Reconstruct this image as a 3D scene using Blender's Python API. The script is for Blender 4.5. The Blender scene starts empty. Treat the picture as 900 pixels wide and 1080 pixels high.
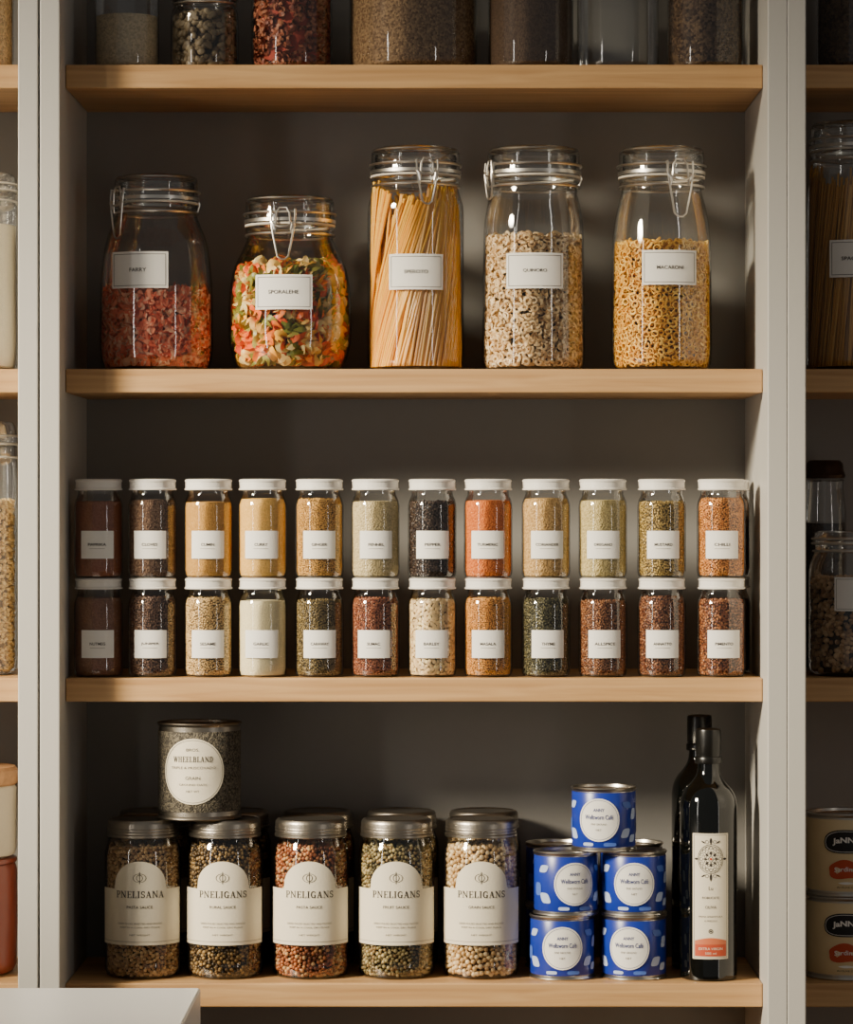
import bpy, bmesh, math, random
import numpy as np
from mathutils import Vector
random.seed(7); rng=np.random.default_rng(11)
scene=bpy.context.scene
COL=scene.collection
D=3.5
def S(d): return 1+d/D
def bx(px,d): return (px-470)/1000*S(d)
SHELF=[0.472,0.151,-0.175,-0.497]

# ------------------------------------------------------------ materials
def lin(c):
    return tuple(((v/255)/12.92 if v/255<=0.04045 else ((v/255+0.055)/1.055)**2.4) for v in c)+(1,)
def nm(name):
    m=bpy.data.materials.new(name); m.use_nodes=True
    nt=m.node_tree; return m,nt,nt.nodes,nt.links,nt.nodes['Principled BSDF']
def plain(name,c,rough=.5,metal=0,bump=0,bscale=200,var=0.0,coat=0):
    m,nt,N,L,P=nm(name)
    P.inputs['Base Color'].default_value=lin(c)
    P.inputs['Roughness'].default_value=rough
    P.inputs['Metallic'].default_value=metal
    P.inputs['Coat Weight'].default_value=coat
    tc=N.new('ShaderNodeTexCoord'); nz=N.new('ShaderNodeTexNoise')
    nz.inputs['Scale'].default_value=bscale; nz.inputs['Detail'].default_value=4
    L.new(tc.outputs['Object'],nz.inputs['Vector'])
    if bump:
        b=N.new('ShaderNodeBump'); b.inputs['Strength'].default_value=bump; b.inputs['Distance'].default_value=.001
        L.new(nz.outputs['Fac'],b.inputs['Height']); L.new(b.outputs['Normal'],P.inputs['Normal'])
    if var:
        mx=N.new('ShaderNodeMix'); mx.data_type='RGBA'
        a=lin(c); mx.inputs[6].default_value=tuple(v*(1-var) for v in a[:3])+(1,); mx.inputs[7].default_value=tuple(min(1,v*(1+var)) for v in a[:3])+(1,)
        L.new(nz.outputs['Fac'],mx.inputs[0]); L.new(mx.outputs[2],P.inputs['Base Color'])
    return m
def wood(name,c1,c2,axis='x',rough=.5):
    m,nt,N,L,P=nm(name)
    tc=N.new('ShaderNodeTexCoord'); mp=N.new('ShaderNodeMapping')
    mp.inputs['Scale'].default_value=(3,60,60) if axis=='x' else (60,3,60)
    L.new(tc.outputs['Object'],mp.inputs['Vector'])
    nz=N.new('ShaderNodeTexNoise'); nz.inputs['Scale'].default_value=1.6; nz.inputs['Detail'].default_value=6; nz.inputs['Distortion'].default_value=.6
    L.new(mp.outputs[0],nz.inputs['Vector'])
    r=N.new('ShaderNodeValToRGB'); r.color_ramp.elements[0].position=.3; r.color_ramp.elements[1].position=.72
    r.color_ramp.elements[0].color=lin(c1); r.color_ramp.elements[1].color=lin(c2)
    L.new(nz.outputs['Fac'],r.inputs[0]); L.new(r.outputs[0],P.inputs['Base Color'])
    b=N.new('ShaderNodeBump'); b.inputs['Strength'].default_value=.25; b.inputs['Distance'].default_value=.0006
    L.new(nz.outputs['Fac'],b.inputs['Height']); L.new(b.outputs['Normal'],P.inputs['Normal'])
    P.inputs['Roughness'].default_value=rough
    return m
def glassmat(name,tint=(.98,.985,.98),edge=(.42,.43,.41)):
    m=bpy.data.materials.new(name); m.use_nodes=True; nt=m.node_tree; N=nt.nodes; L=nt.links
    N.remove(N['Principled BSDF']); out=N['Material Output']
    lw=N.new('ShaderNodeLayerWeight'); lw.inputs['Blend'].default_value=.25
    fr=N.new('ShaderNodeLayerWeight'); fr.inputs['Blend'].default_value=.5
    mp=N.new('ShaderNodeMath'); mp.operation='POWER'; mp.inputs[1].default_value=5.0
    L.new(fr.outputs['Facing'],mp.inputs[0])
    mx=N.new('ShaderNodeMix'); mx.data_type='RGBA'; mx.inputs[6].default_value=tint+(1,); mx.inputs[7].default_value=edge+(1,)
    L.new(mp.outputs[0],mx.inputs[0])
    t=N.new('ShaderNodeBsdfTransparent'); L.new(mx.outputs[2],t.inputs[0])
    g=N.new('ShaderNodeBsdfGlossy'); g.inputs['Roughness'].default_value=.04; g.inputs[0].default_value=(1,1,1,1)
    tc=N.new('ShaderNodeTexCoord'); nz=N.new('ShaderNodeTexNoise'); nz.inputs['Scale'].default_value=22
    L.new(tc.outputs['Object'],nz.inputs['Vector'])
    b=N.new('ShaderNodeBump'); b.inputs['Strength'].default_value=.25; b.inputs['Distance'].default_value=.002
    L.new(nz.outputs['Fac'],b.inputs['Height']); L.new(b.outputs['Normal'],g.inputs['Normal'])
    a=N.new('ShaderNodeMath'); a.operation='MULTIPLY_ADD'; a.inputs[1].default_value=.7; a.inputs[2].default_value=.065
    L.new(lw.outputs['Fresnel'],a.inputs[0])
    ms=N.new('ShaderNodeMixShader'); L.new(a.outputs[0],ms.inputs[0]); L.new(t.outputs[0],ms.inputs[1]); L.new(g.outputs[0],ms.inputs[2])
    L.new(ms.outputs[0],out.inputs[0]); return m
def islands(name,cols,rough=.55,bump=0):
    m,nt,N,L,P=nm(name)
    g=N.new('ShaderNodeNewGeometry'); r=N.new('ShaderNodeValToRGB'); cr=r.color_ramp; cr.interpolation='CONSTANT'
    while len(cr.elements)<len(cols): cr.elements.new(.5)
    for i,c in enumerate(cols): cr.elements[i].position=i/len(cols); cr.elements[i].color=lin(c)
    L.new(g.outputs['Random Per Island'],r.inputs[0]); L.new(r.outputs[0],P.inputs['Base Color'])
    P.inputs['Roughness'].default_value=rough
    return m
def grains(name,cols,scale=600,bump=.6,rough=.8):
    m,nt,N,L,P=nm(name)
    tc=N.new('ShaderNodeTexCoord'); v=N.new('ShaderNodeTexVoronoi'); v.inputs['Scale'].default_value=scale
    L.new(tc.outputs['Object'],v.inputs['Vector'])
    s=N.new('ShaderNodeSeparateColor'); L.new(v.outputs['Color'],s.inputs[0])
    r=N.new('ShaderNodeValToRGB'); cr=r.color_ramp; cr.interpolation='LINEAR'
    while len(cr.elements)<len(cols): cr.elements.new(.5)
    for i,c in enumerate(cols): cr.elements[i].position=i/max(1,len(cols)-1); cr.elements[i].color=lin(c)
    L.new(s.outputs[0],r.inputs[0]); L.new(r.outputs[0],P.inputs['Base Color'])
    b=N.new('ShaderNodeBump'); b.invert=True; b.inputs['Strength'].default_value=bump; b.inputs['Distance'].default_value=.0015
    L.new(v.outputs['Distance'],b.inputs['Height']); L.new(b.outputs['Normal'],P.inputs['Normal'])
    P.inputs['Roughness'].default_value=rough
    return m

M_paint=plain('painted_panel_light_grey',(192,188,180),.45,0,.05,300,.02)
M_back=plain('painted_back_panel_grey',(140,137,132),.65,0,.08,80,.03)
M_wood=wood('light_oak_shelf',(176,132,84),(212,170,118),'x',.45)
M_glass=glassmat('clear_jar_glass')
M_white=plain('white_metal_lid',(236,231,222),.28)
M_paper=plain('white_label_paper',(238,234,226),.7,0,.1,500,.02)
M_cream=plain('cream_label_paper',(230,220,196),.7,0,.1,500,.03)
M_ink=plain('label_ink',(46,40,36),.7)
M_inkgrey=plain('label_ink_grey',(110,102,92),.7)
M_steel=plain('steel_wire',(228,222,212),.3,1)
M_lid=plain('pewter_screw_lid',(160,152,140),.34,1,.15,300,.1)
M_darklid=plain('dark_bronze_lid',(74,58,46),.4,.8)
M_tin=plain('tin_metal',(196,190,180),.3,1,.1,200,.08)
M_gasket=plain('pale_rubber_gasket',(205,196,180),.6)
M_black=plain('black_glass_bottle',(5,6,5),.05,0,0,200,0,.5)
M_blackcap=plain('black_cap',(16,15,13),.3)
M_red=plain('label_red',(190,74,40),.6)
M_orange=plain('label_orange_tint',(206,112,72),.6)
M_wht=plain('worktop_white',(228,227,226),.35,0,.03,200,.02)
M_cork=wood('wooden_lid',(150,105,66),(190,142,94),'x',.6)

# ------------------------------------------------------------ mesh builder
class MB:
    def __init__(s): s.v=[]; s.f=[]; s.m=[]; s.mats=[]; s.n=0
    def mi(s,mat):
        if mat not in s.mats: s.mats.append(mat)
        return s.mats.index(mat)
    def add(s,V,F,mat):
        V=np.asarray(V,float).reshape(-1,3); o=s.n; i=s.mi(mat)
        s.v.append(V); s.n+=len(V)
        s.f.extend([tuple(int(a)+o for a in f) for f in F]); s.m.extend([i]*len(F)); return s
    def lathe(s,prof,mat,seg=48,c=(0,0),rib=0,ribz=(0,0)):
        V=[];idx=[]
        for r,z in prof:
            if r<1e-7: idx.append([len(V)]*seg); V.append((c[0],c[1],z))
            else:
                idx.append(list(range(len(V),len(V)+seg)))
                for j in range(seg):
                    a=2*math.pi*j/seg; q=r-(rib if (j%2 and ribz[0]<=z<=ribz[1]) else 0)
                    V.append((c[0]+q*math.cos(a),c[1]+q*math.sin(a),z))
        F=[]
        for i in range(len(prof)-1):
            A=idx[i];B=idx[i+1]
            for j in range(seg):
                k=(j+1)%seg
                q=[A[j],A[k],B[k],B[j]]; u=[]
                for t in q:
                    if t not in u: u.append(t)
                if len(u)>2: F.append(u)
        return s.add(V,F,mat)
    def tube(s,pts,r,mat,seg=8,closed=False,flat=1.0):
        P=[Vector(p) for p in pts]; n=len(P); V=[];F=[]
        ref=None
        for i in range(n):
            a=P[(i-1)%n] if (closed or i>0) else P[i]; b=P[(i+1)%n] if (closed or i<n-1) else P[i]
            t=(b-a).normalized()
            if ref is None: ref=t.orthogonal().normalized()
            u=(ref-t*ref.dot(t)).normalized(); ref=u; w=t.cross(u)
            for j in range(seg):
                an=2*math.pi*j/seg; V.append(P[i]+u*(r*math.cos(an))+w*(r*flat*math.sin(an)))
        for i in range(n if closed else n-1):
            k=(i+1)%n
            for j in range(seg):
                l=(j+1)%seg; F.append((i*seg+j,i*seg+l,k*seg+l,k*seg+j))
        if not closed: F.append(tuple(range(seg))[::-1]); F.append(tuple((n-1)*seg+j for j in range(seg)))
        return s.add(V,F,mat)
    def box(s,x0,x1,y0,y1,z0,z1,mat):
        V=[(x,y,z) for x in(x0,x1) for y in(y0,y1) for z in(z0,z1)]
        return s.add(V,[(0,1,3,2),(4,6,7,5),(0,4,5,1),(2,3,7,6),(0,2,6,4),(1,5,7,3)],mat)
    def build(s,name,parent=None,loc=(0,0,0),rot=0,angle=35,smooth=True,bevel=0):
        me=bpy.data.meshes.new(name); V=np.concatenate(s.v)
        me.from_pydata(V.tolist(),[],s.f)
        for m in s.mats: me.materials.append(m)
        me.polygons.foreach_set('material_index',s.m)
        if smooth:
            me.polygons.foreach_set('use_smooth',[True]*len(s.f)); me.set_sharp_from_angle(angle=math.radians(angle))
        me.update()
        ob=bpy.data.objects.new(name,me); COL.objects.link(ob); ob.location=loc; ob.rotation_euler[2]=rot
        if parent: ob.parent=parent
        if bevel:
            b=ob.modifiers.new('bevel','BEVEL'); b.width=bevel; b.segments=2
        return ob
def root(name,loc,label,cat,group=None,rot=0):
    e=bpy.data.objects.new(name,None); e.empty_display_size=.02; COL.objects.link(e); e.location=loc; e.rotation_euler[2]=rot
    e['label']=label; e['category']=cat
    if group: e['group']=group
    return e

# ------------------------------------------------------------ text + curved labels
_tc={}
def text2d(t,bold=0.0):
    if (t,bold) in _tc: return _tc[(t,bold)]
    c=bpy.data.curves.new('t','FONT'); c.body=t; c.align_x='CENTER'; c.align_y='CENTER'; c.resolution_u=3; c.offset=bold
    o=bpy.data.objects.new('t',c); COL.objects.link(o)
    dg=bpy.context.evaluated_depsgraph_get(); me=bpy.data.meshes.new_from_object(o.evaluated_get(dg))
    V=np.array([v.co[:] for v in me.vertices]); F=[tuple(p.vertices) for p in me.polygons]
    bpy.data.objects.remove(o); bpy.data.meshes.remove(me); bpy.data.curves.remove(c)
    lo=V.min(0); hi=V.max(0); V=V-(lo+hi)/2
    _tc[(t,bold)]=(V,F,hi[0]-lo[0],hi[1]-lo[1]); return _tc[(t,bold)]
def wrap(V2,r):
    """x = arc length around front, y = height"""
    V2=np.asarray(V2,float); a=V2[:,0]/r
    return np.stack([r*np.sin(a),-r*np.cos(a),V2[:,1]],1)
def lab_text(mb,t,r,x,z,w,h,mat,bold=0.0,arch=0.0):
    V,F,tw,th=text2d(t,bold); V=V.copy()[:,:2]
    V[:,1]=V[:,1]*(h/th)+z
    if arch: V[:,1]+=arch*(1-(V[:,0]/(tw/2))**2)
    V[:,0]=V[:,0]*(w/tw)+x
    mb.add(wrap(V,r),F,mat)
# condensed serif capitals drawn as strokes (unit height)
def _arc(cx,cy,rx,ry,a0,a1,n=12): return [(cx+rx*math.cos(math.radians(a0+(a1-a0)*i/n)),cy+ry*math.sin(math.radians(a0+(a1-a0)*i/n))) for i in range(n+1)]
TK,TN=.15,.07
def serif_glyph(ch):
    K,T=TK,TN; st=[]
    def stem(x,w=K,y0=0,y1=1): st.append(([(x,y0),(x,y1)],w))
    def foot(x,y,w=.32): st.append(([(x-w/2,y),(x+w/2,y)],T))
    lo,hi=T/2,1-T/2
    if ch=='I': stem(.17); foot(.17,lo); foot(.17,hi); return st,.34
    if ch=='L': stem(.17); foot(.17,hi); st.append(([(.02,lo),(.56,lo)],T)); st.append(([(.54,0),(.54,.28)],T)); return st,.58
    if ch=='E': stem(.17); st.append(([(.02,lo),(.58,lo)],T)); st.append(([(.02,hi),(.56,hi)],T)); st.append(([(.17,.52),(.44,.52)],T)); st.append(([(.56,0),(.56,.27)],T)); st.append(([(.54,.76),(.54,1)],T)); st.append(([(.43,.42),(.43,.63)],T)); return st,.60
    if ch=='P': stem(.17); foot(.17,lo); st.append(([(.02,hi),(.36,hi)],T)); st.append(([(.17,.45),(.36,.45)],T)); st.append((_arc(.34,.72,.20,.26,-80,80),K*.85)); return st,.62
    if ch=='B': stem(.17); st.append(([(.02,hi),(.36,hi)],T)); st.append(([(.17,.53),(.38,.53)],T)); st.append(([(.02,lo),(.38,lo)],T)); st.append((_arc(.34,.75,.17,.22,-75,75),K*.8)); st.append((_arc(.36,.28,.20,.25,-80,80),K*.9)); return st,.66
    if ch=='D': stem(.17); st.append(([(.02,hi),(.34,hi)],T)); st.append(([(.02,lo),(.34,lo)],T)); st.append((_arc(.30,.5,.31,.46,-80,80,16),K*.9)); return st,.72
    if ch=='N': stem(.12,T); stem(.64,T); st.append(([(.12,.97),(.64,.04)],K*1.1)); foot(.12,lo,.26); foot(.10,hi,.24); foot(.64,hi,.26); return st,.78
    if ch=='H': stem(.16); stem(.60); foot(.16,lo); foot(.16,hi); foot(.60,lo); foot(.60,hi); st.append(([(.16,.52),(.60,.52)],T)); return st,.78
    if ch=='A': st.append(([(.35,.98),(.10,.0)],T)); st.append(([(.34,.98),(.58,.0)],K)); st.append(([(.18,.33),(.50,.33)],T)); foot(.10,lo,.24); foot(.60,lo,.28); return st,.74
    if ch=='W': st.append(([(.10,1),(.28,.02)],K)); st.append(([(.28,.02),(.46,.95)],T)); st.append(([(.46,.95),(.64,.02)],K)); st.append(([(.64,.02),(.82,1)],T)); foot(.10,hi,.26); foot(.46,hi,.22); foot(.82,hi,.24); return st,.94
    if ch=='G': st.append((_arc(.37,.5,.27,.45,65,295,18),K)); st.append((_arc(.37,.5,.25,.455,60,95,4),T)); st.append((_arc(.37,.5,.25,.455,270,318,5),T)); st.append(([(.55,.0),(.55,.42)],K*.9)); foot(.55,.44,.28); st.append(([(.57,.68),(.57,.95)],T)); return st,.72
    if ch=='S':
        pts=_arc(.29,.73,.18,.225,30,250,12)+_arc(.29,.27,.19,.225,80,-150,12)
        st.append((pts,K*.8)); st.append(([(.47,.70),(.47,.97)],T)); st.append(([(.09,.03),(.09,.30)],T)); return st,.56
    return st,.4
def lab_serif(mb,t,r,x,z,w,h,mat):
    gap=.09; adv=[serif_glyph(c) for c in t]; tot=sum(a[1] for a in adv)+gap*(len(t)-1); cx=0; sx=w/tot
    for st,aw in adv:
        for pts,wd in st:
            P=[Vector(p) for p in pts]; V=[];F=[]
            for i,p in enumerate(P):
                d=(P[min(i+1,len(P)-1)]-P[max(i-1,0)]); d.normalize(); n=Vector((-d.y,d.x))*wd/2
                if abs(d.y)>.35 and len(P)==2: n=Vector((math.copysign(wd/2,n.x),0))
                for q in (p+n,p-n): V.append((x-w/2+(cx+q.x)*sx,z+(min(max(q.y,0),1)-.5)*h))
            for i in range(len(P)-1):
                f=(2*i,2*i+1,2*i+3,2*i+2)
                a=V[f[0]];b=V[f[1]];c=V[f[2]]
                if (b[0]-a[0])*(c[1]-a[1])-(b[1]-a[1])*(c[0]-a[0])<0: f=f[::-1]
                F.append(f)
            mb.add(wrap(V,r),F,mat)
        cx+=aw+gap
def lab_grid(mb,r,x0,x1,fz0,fz1,mat,n=20):
    xs=np.linspace(x0,x1,n+1); V=[];F=[]
    for x in xs: V+= [(x,fz0(x)),(x,fz1(x))]
    for i in range(n): F.append((2*i,2*i+2,2*i+3,2*i+1))
    mb.add(wrap(V,r),F,mat)
def lab_fan(mb,r,c,pts,mat):
    n=len(pts); V=[c]+list(pts); mb.add(wrap(V,r),[(0,1+i,1+(i+1)%n) for i in range(n)],mat)
def leafpts(x,z,L,w,ang):
    pts=[]
    for k in range(9): t=k/8; pts.append((t*L,w*math.sin(math.pi*t)**.8))
    for k in range(7,0,-1): t=k/8; pts.append((t*L,-w*math.sin(math.pi*t)**.8))
    c,s_=math.cos(ang),math.sin(ang)
    return [(x+a*c-b*s_,z+a*s_+b*c) for a,b in pts][::-1]
def lab_leaf(mb,r,x,z,L,w,ang,mat):
    lab_fan(mb,r,(x+L/2*math.cos(ang),z+L/2*math.sin(ang)),leafpts(x,z,L,w,ang),mat)
def lab_rect(mb,r,x0,x1,z0,z1,mat,n=14): lab_grid(mb,r,x0,x1,lambda x:z0,lambda x:z1,mat,n)
def lab_frame(mb,r,x0,x1,z0,z1,t,mat):
    lab_rect(mb,r,x0,x1,z0,z0+t,mat); lab_rect(mb,r,x0,x1,z1-t,z1,mat)
    lab_rect(mb,r,x0,x0+t,z0,z1,mat,1); lab_rect(mb,r,x1-t,x1,z0,z1,mat,1)
def lab_disc(mb,r,x,z,R,mat,n=36,rings=4):
    V=[(x,z)];F=[]
    for k in range(1,rings+1):
        for j in range(n):
            a=2*math.pi*j/n; V.append((x+R*k/rings*math.cos(a),z+R*k/rings*math.sin(a)))
    for j in range(n): F.append((0,1+j,1+(j+1)%n))
    for k in range(rings-1):
        for j in range(n):
            a=1+k*n+j;b=1+k*n+(j+1)%n; F.append((a,a+n,b+n,b))
    mb.add(wrap(V,r),F,mat)
def lab_ring(mb,r,x,z,R,t,mat,n=36,ph=0,sz=1.0):
    V=[];F=[]
    for j in range(n):
        a=2*math.pi*j/n+ph; c,s_=math.cos(a),math.sin(a)*sz; V+=[(x+(R-t)*c,z+(R-t)*s_),(x+R*c,z+R*s_)]
    for j in range(n):
        k=(j+1)%n; F.append((2*j,2*j+1,2*k+1,2*k))
    mb.add(wrap(V,r),F,mat)

# ------------------------------------------------------------ content pieces
def t_bean(a=.003,sx=1,sy=.85,sz=.75,sub=2):
    bm=bmesh.new(); bmesh.ops.create_icosphere(bm,subdivisions=sub,radius=a)
    V=np.array([v.co[:] for v in bm.verts])*np.array([sx,sy,sz]); F=[tuple(v.index for v in f.verts) for f in bm.faces]; bm.free(); return V,F
def t_ring(R=.0045,r=.0016,n=12,m=6,zs=1.0,sq=1.0):
    V=[];F=[]
    for i in range(n):
        a=2*math.pi*i/n
        for j in range(m):
            b=2*math.pi*j/m; V.append(((R+r*math.cos(b))*math.cos(a),(R+r*math.cos(b))*math.sin(a)*sq,r*zs*math.sin(b)))
    for i in range(n):
        k=(i+1)%n
        for j in range(m): F.append((i*m+j,k*m+j,k*m+(j+1)%m,i*m+(j+1)%m))
    return np.array(V),F
def t_flake(w=.011,h=.007,c=.004):
    V=[];F=[]
    for i in range(6):
        for j in range(4):
            x=(i/5-.5); y=(j/3-.5); V.append((x*w*(1-.5*abs(y)),y*h,c*(4*x*x)-.3*c*math.sin(6*y)))
    for i in range(5):
        for j in range(3): a=i*4+j; F.append((a,a+4,a+5,a+1))
    V=np.array(V); n=len(V); V2=V+np.array([0,0,.0008])
    F2=[tuple(x+n for x in f) for f in F]; F=[f[::-1] for f in F]+F2
    return np.concatenate([V,V2]),F
def t_rotini(L=.016,w=.0058,turns=.8,n=9,m=12):
    V=[];F=[]
    for i in range(n+1):
        t=i/n; z=(t-.5)*L; k=.75 if i in(0,n) else 1
        for j in range(m):
            a=2*math.pi*j/m; r=w*k*(.68+.32*math.cos(3*a)); b=a+2*math.pi*turns*t; V.append((r*math.cos(b),r*math.sin(b),z))
    for i in range(n):
        for j in range(m): F.append((i*m+j,i*m+(j+1)%m,(i+1)*m+(j+1)%m,(i+1)*m+j))
    F.append(tuple(range(m))[::-1]); F.append(tuple(n*m+j for j in range(m)))
    return np.array(V),F
def rprof(prof):
    zs=[p[1] for p in prof]; rs=[p[0] for p in prof]
    return lambda z: np.interp(z,zs,rs)
def darts(n,R,z0,z1,dist):
    """evenly spread random points on a cylinder by dart throwing"""
    out=[]; g={}; W=2*math.pi*R; nc=max(1,int(W/dist)); cw=W/nc; tries=0
    while len(out)<n and tries<n*14:
        tries+=1; u=random.random()*W; z=random.uniform(z0,z1); i=int(u/cw)%nc; j=int((z-z0)/dist); ok=True
        for a in (-1,0,1):
            for b in (-1,0,1):
                for (p,q) in g.get(((i+a)%nc,j+b),()):
                    du=abs(p-u); du=min(du,W-du)
                    if du*du+(q-z)**2<dist*dist: ok=False; break
                if not ok: break
            if not ok: break
        if ok: g.setdefault((i,j),[]).append((u,z)); out.append((u/R,z))
    return np.array(out)
def scatter(mb,fr,z0,z1,n,tmpl,mat,depth=.006,margin=.003,topn=None,zv=.003,even=0,face=0.0):
    V,F=tmpl
    rt=float(fr(z1))
    if topn is None: topn=n//6
    if even:
        pts=darts(n,float(fr((z0+z1)/2)),z0+margin*.6,z1,even); n=len(pts)
    N=n+topn
    z=rng.uniform(z0+margin*.6,z1,N); th=rng.uniform(0,2*math.pi,N)
    if even: th[:n]=pts[:,0]; z[:n]=pts[:,1]
    rad=fr(z)-margin-rng.uniform(0,1,N)*depth
    rad[n:]=np.sqrt(rng.uniform(0,1,topn))*(rt-margin); z[n:]=z1+rng.uniform(-zv,zv,topn)
    P=np.stack([rad*np.cos(th),rad*np.sin(th),z],1)
    q=rng.normal(size=(N,4)); q/=np.linalg.norm(q,axis=1)[:,None]
    w,x,y,zz=q.T
    R=np.stack([1-2*(y*y+zz*zz),2*(x*y-zz*w),2*(x*zz+y*w),2*(x*y+zz*w),1-2*(x*x+zz*zz),2*(y*zz-x*w),2*(x*zz-y*w),2*(y*zz+x*w),1-2*(x*x+y*y)],1).reshape(N,3,3)
    if face:
        ax=np.stack([np.cos(th),np.sin(th),np.zeros(N)],1)+rng.normal(size=(N,3))*.38; ax[n:]=[0,0,1]; ax[n:]+=rng.normal(size=(topn,3))*.35
        ax/=np.linalg.norm(ax,axis=1)[:,None]; t0=rng.normal(size=(N,3)); e1=np.cross(ax,t0); e1/=np.linalg.norm(e1,axis=1)[:,None]; e2=np.cross(ax,e1)
        RF=np.stack([e1,e2,ax],2); sel=rng.uniform(size=N)<face; R[sel]=RF[sel]
    sc=rng.uniform(.88,1.12,N)
    W=np.einsum('nij,vj->nvi',R,V)*sc[:,None,None]+P[:,None,:]
    W=W.reshape(-1,3)
    W[:,2]=np.maximum(W[:,2],z0+.0005)
    rr=np.hypot(W[:,0],W[:,1]); lim=fr(W[:,2])-.0008; k=np.where(rr>lim,lim/np.maximum(rr,1e-6),1); W[:,0]*=k; W[:,1]*=k
    nv=len(V); o=mb.n; mb.v.append(W); mb.n+=len(W); mi=mb.mi(mat)
    base=[tuple(f) for f in F]
    for i in range(N):
        b=o+i*nv
        mb.f.extend([tuple(a+b for a in f) for f in base])
    mb.m.extend([mi]*(N*len(base)))
def core(mb,fr,z0,z1,inset,mat,seg=40,dome=.0):
    zs=np.linspace(z0,z1,14); pr=[(0,z0)]+[(max(.002,float(fr(z))-inset),z) for z in zs]
    pr+=[(max(.002,float(fr(z1))-inset)*.5,z1+dome),(0,z1+dome)]
    mb.lathe(pr,mat,seg)

# ------------------------------------------------------------ jars
def smoothprof(pts,sub=6):
    """Catmull-Rom through the outline"""
    P=[Vector((p[0],p[1],0)) for p in pts]; P=[P[0]]+P+[P[-1]]; out=[]
    for i in range(1,len(P)-2):
        for k in range(sub):
            t=k/sub; a,b,c,d=P[i-1],P[i],P[i+1],P[i+2]
            q=.5*((2*b)+(c-a)*t+(2*a-5*b+4*c-d)*t*t+(3*b-a-3*c+d)*t**3); out.append((max(q.x,0),q.y))
    out.append((P[-2].x,P[-2].y)); return out
def wire_ring(mb,r,z,t,mat): mb.tube([(r*math.cos(2*math.pi*i/48),r*math.sin(2*math.pi*i/48),z) for i in range(48)],t,mat,6,True)
def clip_parts(parent,rn,zn,zl,phi,big=1.0,zt=None):
    """swing-top wire closure. rn neck radius, zn neck wire height, zl lid wire height"""
    mb=MB(); wire_ring(mb,rn+.0014,zn,.0014,M_steel); wire_ring(mb,rn+.0034,zl,.0014,M_steel)
    mb.lathe([(rn+.0022,zl-.0095),(rn+.0034,zl-.0095),(rn+.0034,zl-.0060),(rn+.0022,zl-.0060)],M_steel,48)
    if zt: wire_ring(mb,rn-.0005,zt-.003,.0010,M_steel)
    def pt(u,o,z,ph=phi):
        n=Vector((math.sin(ph),-math.cos(ph),0)); t=Vector((math.cos(ph),math.sin(ph),0))
        p=n*(rn+o)+t*u; p.z=z; return p
    b=big; w=.0105*b; T=.00115
    mb.tube([pt(-w,.0030,zl+.001),pt(-w,.0052,zl+.002),pt(-w,.0062,zl-.006*b),pt(-w*.85,.0066,zl-.018*b),pt(-w*.62,.0062,zl-.030*b),pt(-w*.45,.0058,zl-.0385*b),pt(-w*.15,.0060,zl-.041*b),pt(w*.15,.0060,zl-.041*b),pt(w*.45,.0058,zl-.0385*b),pt(w*.62,.0062,zl-.030*b),pt(w*.85,.0066,zl-.018*b),pt(w,.0062,zl-.006*b),pt(w,.0052,zl+.002),pt(w,.0030,zl+.001)],T,M_steel)
    mb.tube([pt(-w*.75,.0018,zn),pt(-w*.72,.0042,zn-.001),pt(-w*.62,.0056,zn+.008),pt(-w*.55,.0056,zl-.002),pt(-w*.3,.0050,zl+.0040),pt(w*.3,.0050,zl+.0040),pt(w*.55,.0056,zl-.002),pt(w*.62,.0056,zn+.008),pt(w*.72,.0042,zn-.001),pt(w*.75,.0018,zn)],T,M_steel)
    mb.tube([pt(-w*1.05,.0062,zl-.010*b),pt(-w*.3,.0078,zl-.013*b),pt(w*.3,.0078,zl-.013*b),pt(w*1.05,.0062,zl-.010*b)],T,M_steel)
    for sg in (-1,1):
        mb.tube([pt(sg*w*.95,.0060,zl-.009*b),pt(sg*w*.8,.0072,zl-.011*b),pt(sg*w*.7,.0060,zn+.003)],T*1.5,M_steel)
    h=phi+math.pi
    mb.tube([pt(-.009,.002,zn,h),pt(-.009,.006,(zn+zl)/2,h),pt(-.009,.002,zl,h)],.0012,M_steel)
    mb.tube([pt(.009,.002,zn,h),pt(.009,.006,(zn+zl)/2,h),pt(.009,.002,zl,h)],.0012,M_steel)
    mb.build('wire_clip',parent)
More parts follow.
